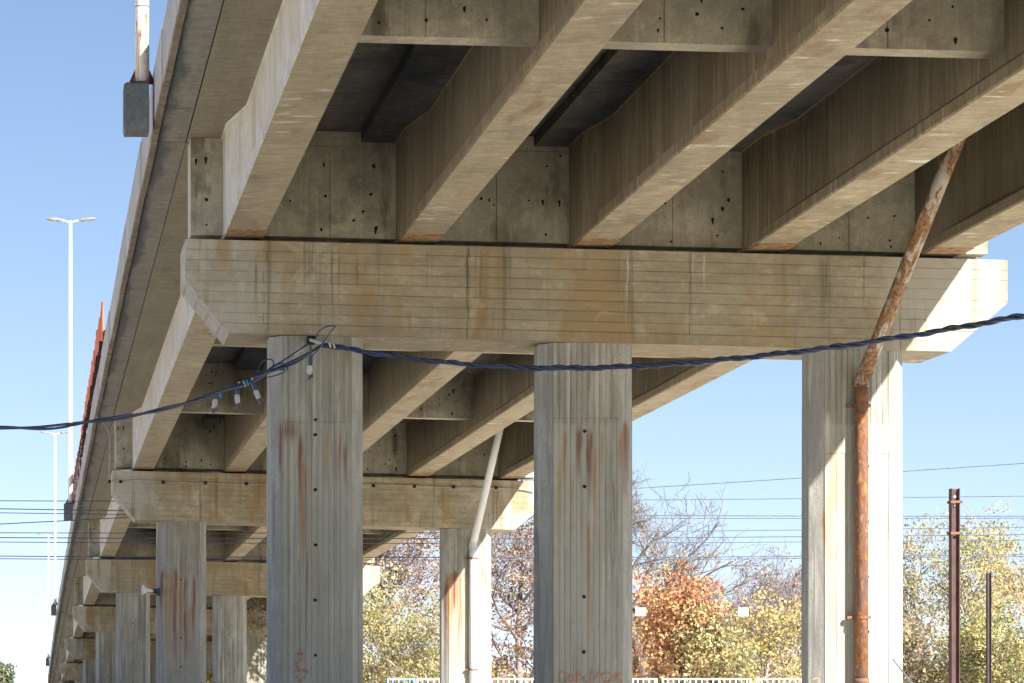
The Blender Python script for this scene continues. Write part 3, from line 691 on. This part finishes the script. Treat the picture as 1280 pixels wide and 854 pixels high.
# ------------------------------------------------------------------ overhead railway wires
wy = [(628, 621), (638, 646), (643, 648.5), (657, 580), (668, 660), (674, 669), (679.5, 676), (697, 694), (700.5, 696.5)]
ordn = ['topmost', 'second', 'third', 'sloping one that rises to the right', 'fifth', 'sixth', 'seventh', 'eighth', 'lowest']
for i, (a, c) in enumerate(wy):
    Z = 63.5+(i % 4)*1.1
    A = W(-900, a+(a-c)*900/1280, Z); B = W(2300, c-(a-c)*1020/1280, Z)
    pts = [A.lerp(B, k/16)+Vector((0, 0, -.0)) for k in range(17)]
    pts = [p+Vector((0, 0, .35*((k/8-1)**2)-.03)) for k, p in enumerate(pts)]
    b = MB(); b.tube(pts, .012 if i in (1, 3, 5, 7) else .010, M['wire'], 4); o = b.build('overhead_wire')
    o['label'] = 'thin dark railway wire behind the second pier, '+ordn[i]+(' of nine at the left' if i != 3 else '')
    o['category'] = 'wire'; o['group'] = 'overhead railway wires'
b = MB(); b.tube([W(886, 655, 64.2), W(886, 668, 64.2)], .012, M['wire'], 4); b.tube([W(886, 666, 64.2), W(886, 669.5, 64.2)], .035, M['wire'], 6); o = b.build('wire_dropper')
o['label'] = 'short dropper hanging from a wire right of the bare tree'; o['category'] = 'wire fitting'

# ------------------------------------------------------------------ steel H posts
def hpost(x, ytop, Z, wd, mat, label, fit):
    top = W(x, ytop, Z); t = thing('steel_post', label, 'steel post', (top.x, Z, 0), 'rusty steel posts at the right'); h = top.z
    b = MB(); a = wd/2; e = .022
    b.prism([(-a, 0), (-a+e, 0), (-a+e, h), (-a, h)], -a, a, mat); b.prism([(a-e, 0), (a, 0), (a, h), (a-e, h)], -a, a, mat); b.box(-a+e, a-e, -.015, .015, 0, h-.01, mat)
    b.build('h_section', t)
    if fit:
        for zz in (h-.33, h-.68-.42*fit):
            b = MB(); b.box(-a-.03, a+.05, -a-.03, -a-.005, zz-.03, zz+.03, M['clamp']); b.box(-a-.03, a+.05, a+.005, a+.03, zz-.03, zz+.03, M['clamp']); b.tube([(a+.03, -a-.05, zz), (a+.03, a+.05, zz)], .015, M['clamp'], 6); b.build('clamp_band', t)
        for zz in (h-.2, h-.42): 
            b = MB(); b.tube([(0, -.03, zz), (0, -.016, zz)], .028, M['sign'], 8); b.build('bolt', t)
        b = MB(); b.tube(smooth_path([(a+.04, 0, h-.33), (a+.3, 0, h-.55), (a+.45, 0, h-.9), (a+.47, 0, h-1.3)], 5), .008, M['steel'], 4); b.build('wire_tail', t)
hpost(1193, 611, 62, .205, M['hbeam'], 'tall rusty H-section steel post with clamps, the taller one', 1)
hpost(1236, 716, 82, .135, M['hbeam2'], 'shorter dark steel post right of the clamped one', 0)

# ------------------------------------------------------------------ white fence, signs
gi = 0
pk = {True: None, False: None}
fl = ['blue-topped short fence panel behind the second pier', 'white fence panel directly behind the grey drain pipe column', 'white fence panel between the second and middle near column', 'white fence panel hidden partly by the middle column',
      'white fence panel just right of the middle column', 'white fence panel below the yellow leaves, complete between two columns', 'white fence panel at the left side of the right-hand column']
xs = [(484, 519), (521, 591), (594, 680), (682, 790), (790, 821.5), (827.5, 939.5), (945, 1058)]
for i, (x0, x1) in enumerate(xs):
    Zf = 80; a = W(x0, 848, Zf); c = W(x1, 848, Zf); mt = M['fence_blue'] if i == 0 else M['fence']
    t = thing('fence_panel', fl[i], 'fence', (a.x, Zf, 0), 'white railing panels behind the viaduct'); L = c.x-a.x; h = a.z
    b = MB(); b.box(0, L, -.025, .025, h-.045, h, mt); b.build('top_rail', t)
    b = MB(); b.box(0.02, L-.02, -.02, .02, .9, .94, mt); b.build('bottom_rail', t)
    for xx in (0, L-.05):
        b = MB(); b.box(xx, xx+.05, -.03, .03, 0, h-.046, mt); b.build('post', t)
    pm = MB(); pm.box(-.014, .014, -.014, .014, .945, h-.047, mt); pm = pm.mesh('picket')
    k = 1
    while k*.18 < L-.06: link('picket', pm, t, (k*.18, 0, 0)); k += 1
for i, (x, y) in enumerate(((801, 765), (929, 765))):
    c = W(x, y, 78); t = thing('marker_sign', ('small blank white plate beside the middle column', 'small blank white plate among the yellow leaves')[i], 'sign', (c.x, 78, 0), 'small white plates on posts')
    b = MB(); b.box(-.155, .155, -.01, .01, c.z-.125, c.z+.125, M['sign']); b.build('plate', t)
    b = MB(); b.tube([(0, .03, 0), (0, .03, c.z)], .012, M['bark'], 6); b.build('post', t)
b = MB(); b.tube([W(1116, 824, 27), W(1141, 856, 27), W(1180, 905, 27), W(1215, 960, 27)], [.008, .011, .013, .015], M['wire'], 5); o = b.build('dry_stalk'); o['label'] = 'thin dark slanting stalk in front of the right column base'; o['category'] = 'stalk'

# ------------------------------------------------------------------ horn loudspeaker on the second pier
q = W(195, 739, 59.7)
t = thing('horn_loudspeaker', 'pale grey horn loudspeaker on the left of the second pier column', 'loudspeaker', q)
b = MB(); ax = Vector((-1, -.25, .08)).normalized(); rs = [(.02, .0), (.035, .04), (.04, .10), (.05, .18), (.08, .24), (.115, .29), (.122, .30), (.12, .31), (.05, .2), (.02, .12)]
a1 = ax.cross(Vector((0, 0, 1))).normalized(); a2 = ax.cross(a1)
b.loft([[ax*(d+.02)+(a1*math.cos(6.283*k/18)*1.0+a2*math.sin(6.283*k/18)*1.0)*r for k in range(18)] for r, d in rs], M['horn']); b.build('horn', t, True)
b = MB(); b.tube([ax*.08, ax*.0, ax*-.06], [.05, .065, .05], M['horn_blue'], 10); b.build('driver', t, True)
b = MB(); b.box(-.02, .09, -.02, .03, -.09, -.06, M['horn_blue']); b.box(.05, .10, -.03, .05, -.12, .08, M['horn_blue']); b.build('mounting_bracket', t)

# ------------------------------------------------------------------ graffiti sprayed on the near columns
def scribble(pts_list, label, yoff=-.012):
    b = MB()
    for pts in pts_list:
        P = smooth_path([(W(x, y, 31.55).x, 31.55+yoff, W(x, y, 31.55).z) for x, y in pts], 6)
        P = [Vector(p) for p in P]; wd = .0075; vs = []
        for i, p in enumerate(P):
            d = (P[min(i+1, len(P)-1)]-P[max(i-1, 0)]).normalized(); nrm = Vector((-d.z, 0, d.x))*wd*random.uniform(.7, 1.2)
            vs += [p+nrm, p-nrm]
        b.add(vs, [(2*i, 2*i+1, 2*i+3, 2*i+2) for i in range(len(P)-1)], M['graffiti'])
    o = b.build('graffiti'); o['label'] = label; o['category'] = 'graffiti'
scribble([[(377, 810), (376, 819), (371, 816)], [(376, 819), (380, 816)], [(384, 828), (377, 824), (370, 829), (374, 836), (383, 838), (384, 841), (374, 838), (366, 841)], [(370, 845), (376, 850), (381, 845)], [(376, 850), (376, 860)]], 'orange sprayed squiggle low on the left near column')
scribble([[(708, 842), (702, 839), (699, 846), (702, 853), (708, 851), (707, 847)], [(716, 843), (711, 846), (714, 852), (718, 848), (716, 843)], [(722, 854), (722, 840), (727, 846)], [(735, 845), (730, 849), (735, 854)], [(739, 856), (739, 838), (745, 842)], [(744, 850), (750, 840), (756, 856)], [(753, 843), (760, 841), (765, 846), (760, 853), (756, 851)], [(770, 841), (769, 852)], [(776, 842), (771, 848), (777, 853)]], 'orange sprayed letters low on the middle near column')
scribble([[(1017, 850), (1020, 848), (1025, 849), (1024, 856)]], 'orange sprayed mark at the foot of the right near column', .02)

# ------------------------------------------------------------------ trees
def branches(rng, base, h, spread, levels, kids, r0, lean=(0, 0), droop=0.0, first=.3):
    segs = []; tips = []
    def grow(p, d, L, r, lv):
        n = 4 if lv < 2 else 3; pts = [p]; rr = [r]; dd = d.copy()
        for i in range(n):
            dd = (dd+Vector((rng.uniform(-1, 1), rng.uniform(-1, 1), rng.uniform(-.4, .9)-droop*lv))*(.16+.05*lv)).normalized()
            p = p+dd*(L/n); pts.append(p); rr.append(r*(1-.55*(i+1)/n))
        segs.append((pts, rr, lv))
        if lv >= levels: tips.append((pts[-1], lv)); tips.append((pts[1], lv)); return
        k = kids[lv]
        for j in range(k):
            u = first+(1-first)*(j+rng.random()*.8)/k if lv == 0 else .2+.8*(j+rng.random()*.8)/k
            u = min(u, .999); i = int(u*n); f = u*n-i; q = pts[i].lerp(pts[i+1], f)
            ang = rng.uniform(.45, 1.0)*spread; az_ = rng.uniform(0, 6.283) if lv else j*2.4+rng.random()
            side = Vector((math.cos(az_), math.sin(az_), 0)); side = (side-dd*side.dot(dd)).normalized()
            nd = (dd*math.cos(ang)+side*math.sin(ang)+Vector((0, 0, .12))).normalized()
            grow(q, nd, L*rng.uniform(.48, .72)*(1 if lv else (.9-.35*u)), rr[min(i, n)]*.55, lv+1)
    grow(Vector(base), Vector((lean[0], lean[1], 1)).normalized(), h*.72, r0, 0)
    return segs, tips
def cr(c, j=.25): k = random.uniform(1-j, 1+j); return tuple(min(1, v*k*random.uniform(.92, 1.08)) for v in c)
def tree(x, ytop, Z, label, cols, nleaf, leaf=.14, bark='bark', spread=1.0, levels=3, kids=(9, 6, 5, 4), r0=.16, lean=(0, 0), cloud=.9, name='autumn_tree', cat='tree', group=None, seed=0, widen=1.0, tw=.010, first=.3):
    rng = random.Random(seed); top = W(x, ytop, Z); H = top.z
    t = thing(name, label, cat, (top.x, Z, 0), group)
    segs, tips = branches(rng, (0, 0, 0), H, spread, levels, kids, r0, lean, first=first)
    zm = sorted(p.z for s in segs for p in s[0])[int(.995*sum(len(s[0]) for s in segs))]
    k = H/zm
    bt = MB(); bl = MB()
    for pts, rr, lv in segs:
        pts = [Vector((p.x*k*widen, p.y*k*widen, p.z*k)) for p in pts]
        (bt if lv < 2 else bl).tube(pts, [max(r_, tw*.7) if lv < levels else max(r_*.8, tw*.6) for r_ in rr], M[bark], 5 if lv < 2 else 3, False)
    bt.build('trunk', t, True)
    if bl.v: bl.build('branches', t, False)
    if nleaf:
        T_ = np.array([(p.x*k*widen, p.y*k*widen, p.z*k) for p, lv in tips]); rs = np.random.RandomState(seed+5)
        # colour and density vary by clump
        cc = np.array(cols); m = len(T_); dens = rs.gamma(.7, 1, m)+.08; dens /= dens.sum(); ci = rs.randint(0, len(cc), m)
        nc = max(20, nleaf//26); ctip = rs.choice(m, nc, p=dens)
        cen = T_[ctip]+np.clip(rs.normal(0, 1, (nc, 3)), -1.6, 1.6)*cloud*.40
        bri = rs.uniform(.75, 1.3, (nc, 1)); cl = rs.randint(0, nc, nleaf); idx = ctip[cl]
        c0 = cen[cl]+np.clip(rs.normal(0, 1, (nleaf, 3)), -2, 2)*np.array([.24, .24, .15])
        c0[:, 2] = np.maximum(c0[:, 2], .1)
        a = rs.normal(size=(nleaf, 3)); a /= np.linalg.norm(a, axis=1)[:, None]
        bb = rs.normal(size=(nleaf, 3)); bb -= a*(a*bb).sum(1)[:, None]; bb /= np.linalg.norm(bb, axis=1)[:, None]
        s = leaf*rs.uniform(.5, 1.3, nleaf)[:, None]
        V = np.stack([c0-a*s*.5, c0+bb*s*.32, c0+a*s*.5, c0-bb*s*.32], 1).reshape(-1, 3)
        me = bpy.data.meshes.new('leaves'); me.vertices.add(nleaf*4); me.vertices.foreach_set('co', V.ravel())
        me.loops.add(nleaf*4); me.loops.foreach_set('vertex_index', np.arange(nleaf*4)); me.polygons.add(nleaf)
        me.polygons.foreach_set('loop_start', np.arange(nleaf)*4); me.polygons.foreach_set('loop_total', np.full(nleaf, 4)); me.update()
        pick = np.where(rs.rand(nleaf) < .85, ci[idx], rs.randint(0, len(cc), nleaf))
        colr = cc[pick]*rs.uniform(.65, 1.3, (nleaf, 1))*bri[cl]; colr = colr*.72+colr.mean(1, keepdims=True)*np.array([[.34, .31, .32]]); colr = np.clip(colr, 0, 1)
        at = me.color_attributes.new('leafcol', 'FLOAT_COLOR', 'CORNER')
        full = np.concatenate([np.repeat(colr, 4, 0), np.ones((nleaf*4, 1))], 1); at.data.foreach_set('color', full.ravel().astype(np.float32))
        me.materials.append(M['leaf']); link('crown', me, t)
    return t
PUR = [(.26, .18, .17), (.34, .25, .23), (.20, .13, .12), (.40, .28, .14)]
YEL = [(.50, .38, .08), (.42, .36, .10), (.30, .32, .08), (.55, .42, .16)]
GRN = [(.22, .27, .07), (.33, .33, .09), (.16, .20, .06), (.42, .38, .10)]
ORG = [(.58, .21, .05), (.62, .30, .07), (.48, .17, .05), (.55, .34, .12)]
OLV = [(.30, .30, .10), (.40, .36, .14), (.20, .22, .09), (.50, .42, .18)]
BRN = [(.30, .20, .11), (.38, .27, .17), (.24, .17, .11), (.42, .25, .10)]
YG = [(.36, .38, .12), (.46, .42, .13), (.28, .31, .11), (.52, .42, .12), (.45, .30, .12)]
tree(505, 560, 112, 'tall thinning purple-brown tree seen between left near column and grey drain pipe', PUR, 24000, .14, 'bark_purple', seed=1, cloud=2.2, r0=.2, widen=1.5, first=.2, levels=3, kids=(12, 7, 5, 4))
tree(640, 590, 116, 'tall thinning purple-brown tree just left of the middle near column', PUR+[(.42, .32, .1)], 24000, .14, 'bark_purple', seed=2, cloud=2.2, r0=.2, widen=1.4, first=.2, kids=(12, 7, 5, 4))
tree(470, 722, 104, 'yellow-green bushy tree right beside the left near column', YEL+GRN[:2], 9500, .13, 'bark_pale', seed=3, cloud=1.5, first=.12, r0=.12, widen=1.2)
tree(540, 752, 103, 'olive yellow bush at the foot of the grey-piped column', OLV+YEL, 7500, .13, 'bark_pale', seed=4, cloud=1.4, first=.1, r0=.1, widen=1.2)
tree(818, 590, 100, 'bare dark-limbed tree leaning out right of the middle column', [], 0, bark='bark_mid', seed=12, levels=5, kids=(9, 5, 4, 4, 3), r0=.30, lean=(-.12, 0), name='bare_tree', spread=1.1, widen=1.12, tw=.012, first=.35)
tree(846, 720, 91, 'bright orange-leaved tree in the gap between middle and right columns', ORG, 9500, .14, 'bark', seed=6, cloud=.8, first=.15, r0=.12, widen=.85)
tree(905, 764, 90, 'yellow-green leaved tree beside the orange one', YG, 5500, .15, 'bark', seed=7, cloud=1.0, first=.1, r0=.1, widen=.85)
tree(960, 752, 92, 'golden-leaved bush left of the right-hand column', [(.58, .42, .07), (.50, .40, .10), (.40, .36, .09)], 5500, .14, 'bark_pale', seed=8, cloud=1.0, first=.1, r0=.1)
tree(955, 690, 120, 'bare purple-grey tree above the golden bush', PUR, 1500, .12, bark='bark_purple', seed=19, levels=4, kids=(8, 6, 5, 4), r0=.13, name='bare_tree', tw=.014)
tree(905, 705, 124, 'bare purple-grey tree right behind the orange tree', PUR, 1500, .12, bark='bark_purple', seed=20, levels=4, kids=(9, 6, 5, 4), r0=.12, name='bare_tree', tw=.014)
tree(992, 700, 122, 'bare grey tree touching the left edge of the right-hand column', BRN, 900, .13, 'bark_purple', seed=21, levels=4, kids=(8, 6, 5, 4), r0=.12, name='bare_tree', tw=.014)
tree(812, 745, 106, 'russet brown thicket tree right beside the middle column', BRN+ORG[:1], 14000, .15, 'bark_purple', seed=11, cloud=1.6, first=.1, widen=1.2)
tree(690, 730, 106, 'russet brown thicket tree behind the middle column', BRN+ORG[:1], 9000, .15, 'bark_purple', seed=22, cloud=1.2, first=.1)
tree(1030, 735, 108, 'brown thicket tree behind the right-hand column', BRN, 6000, .15, 'bark_purple', seed=23, cloud=1.2, first=.1)
tree(1150, 648, 112, 'grey sparse tree just right of the right-hand column', OLV+BRN[:1], 6000, .14, 'bark_pale', seed=13, cloud=.9, levels=4, kids=(8, 5, 4, 3), tw=.016)
tree(1210, 655, 106, 'yellow-green tree behind the taller steel post', OLV+YEL, 10500, .13, 'bark_pale', seed=14, cloud=.95, r0=.2, first=.2)
tree(1290, 680, 98, 'golden weeping tree at the right edge', [(.55, .38, .10), (.48, .36, .12), (.38, .32, .10)], 10000, .13, 'bark_pale', seed=15, cloud=1.0, first=.15)
tree(1145, 775, 90, 'grey-green scrub bush at the foot of the right-hand column', OLV+BRN, 6500, .13, 'bark_pale', seed=16, cloud=1.0, first=.05, r0=.07, name='shrub', cat='shrub')
tree(1225, 782, 88, 'green bush between the two steel posts', GRN+OLV+BRN, 7000, .13, 'bark_pale', seed=17, cloud=1.0, first=.05, r0=.07, name='shrub', cat='shrub')
tree(1275, 770, 86, 'light green bush in the bottom right corner', GRN+YEL, 7000, .13, 'bark_pale', seed=18, cloud=1.0, first=.05, r0=.07, name='shrub', cat='shrub')
tree(-6, 838, 240, 'tiny far green tree in the bottom left corner', [(.12, .17, .06), (.17, .2, .08)], 5000, .3, 'bark', seed=24, cloud=1.6, r0=.2)
# far wood behind, one mass
rs = np.random.RandomState(9); N = 60000
X = rs.uniform(8, 75, N); Y = rs.uniform(128, 150, N); hh = 3.2+2.2*np.array([mnoise.noise(Vector((x*.16, 0, 3))) for x in X])
Z_ = hh*rs.rand(N)**.6+.1
s = rs.uniform(.12, .34, (N, 1)); a = rs.normal(size=(N, 3)); a /= np.linalg.norm(a, axis=1)[:, None]; bb = np.cross(a, rs.normal(size=(N, 3))); bb /= np.linalg.norm(bb, axis=1)[:, None]
c0 = np.stack([X, Y, Z_], 1); V = np.stack([c0-a*s*.5, c0+bb*s*.35, c0+a*s*.5, c0-bb*s*.35], 1).reshape(-1, 3)
me = bpy.data.meshes.new('thicket'); me.vertices.add(N*4); me.vertices.foreach_set('co', V.ravel()); me.loops.add(N*4); me.loops.foreach_set('vertex_index', np.arange(N*4)); me.polygons.add(N)
me.polygons.foreach_set('loop_start', np.arange(N)*4); me.polygons.foreach_set('loop_total', np.full(N, 4)); me.update()
cc = np.array(BRN+PUR+OLV)[rs.randint(0, 12, N)]*rs.uniform(.6, 1.3, (N, 1)); at = me.color_attributes.new('leafcol', 'FLOAT_COLOR', 'CORNER')
at.data.foreach_set('color', np.concatenate([np.repeat(cc, 4, 0), np.ones((N*4, 1))], 1).ravel().astype(np.float32)); me.materials.append(M['leaf'])
o = link('distant_thicket', me); o['kind'] = 'stuff'; o['label'] = 'far brown and olive autumn scrub behind the trees'; o['category'] = 'thicket'
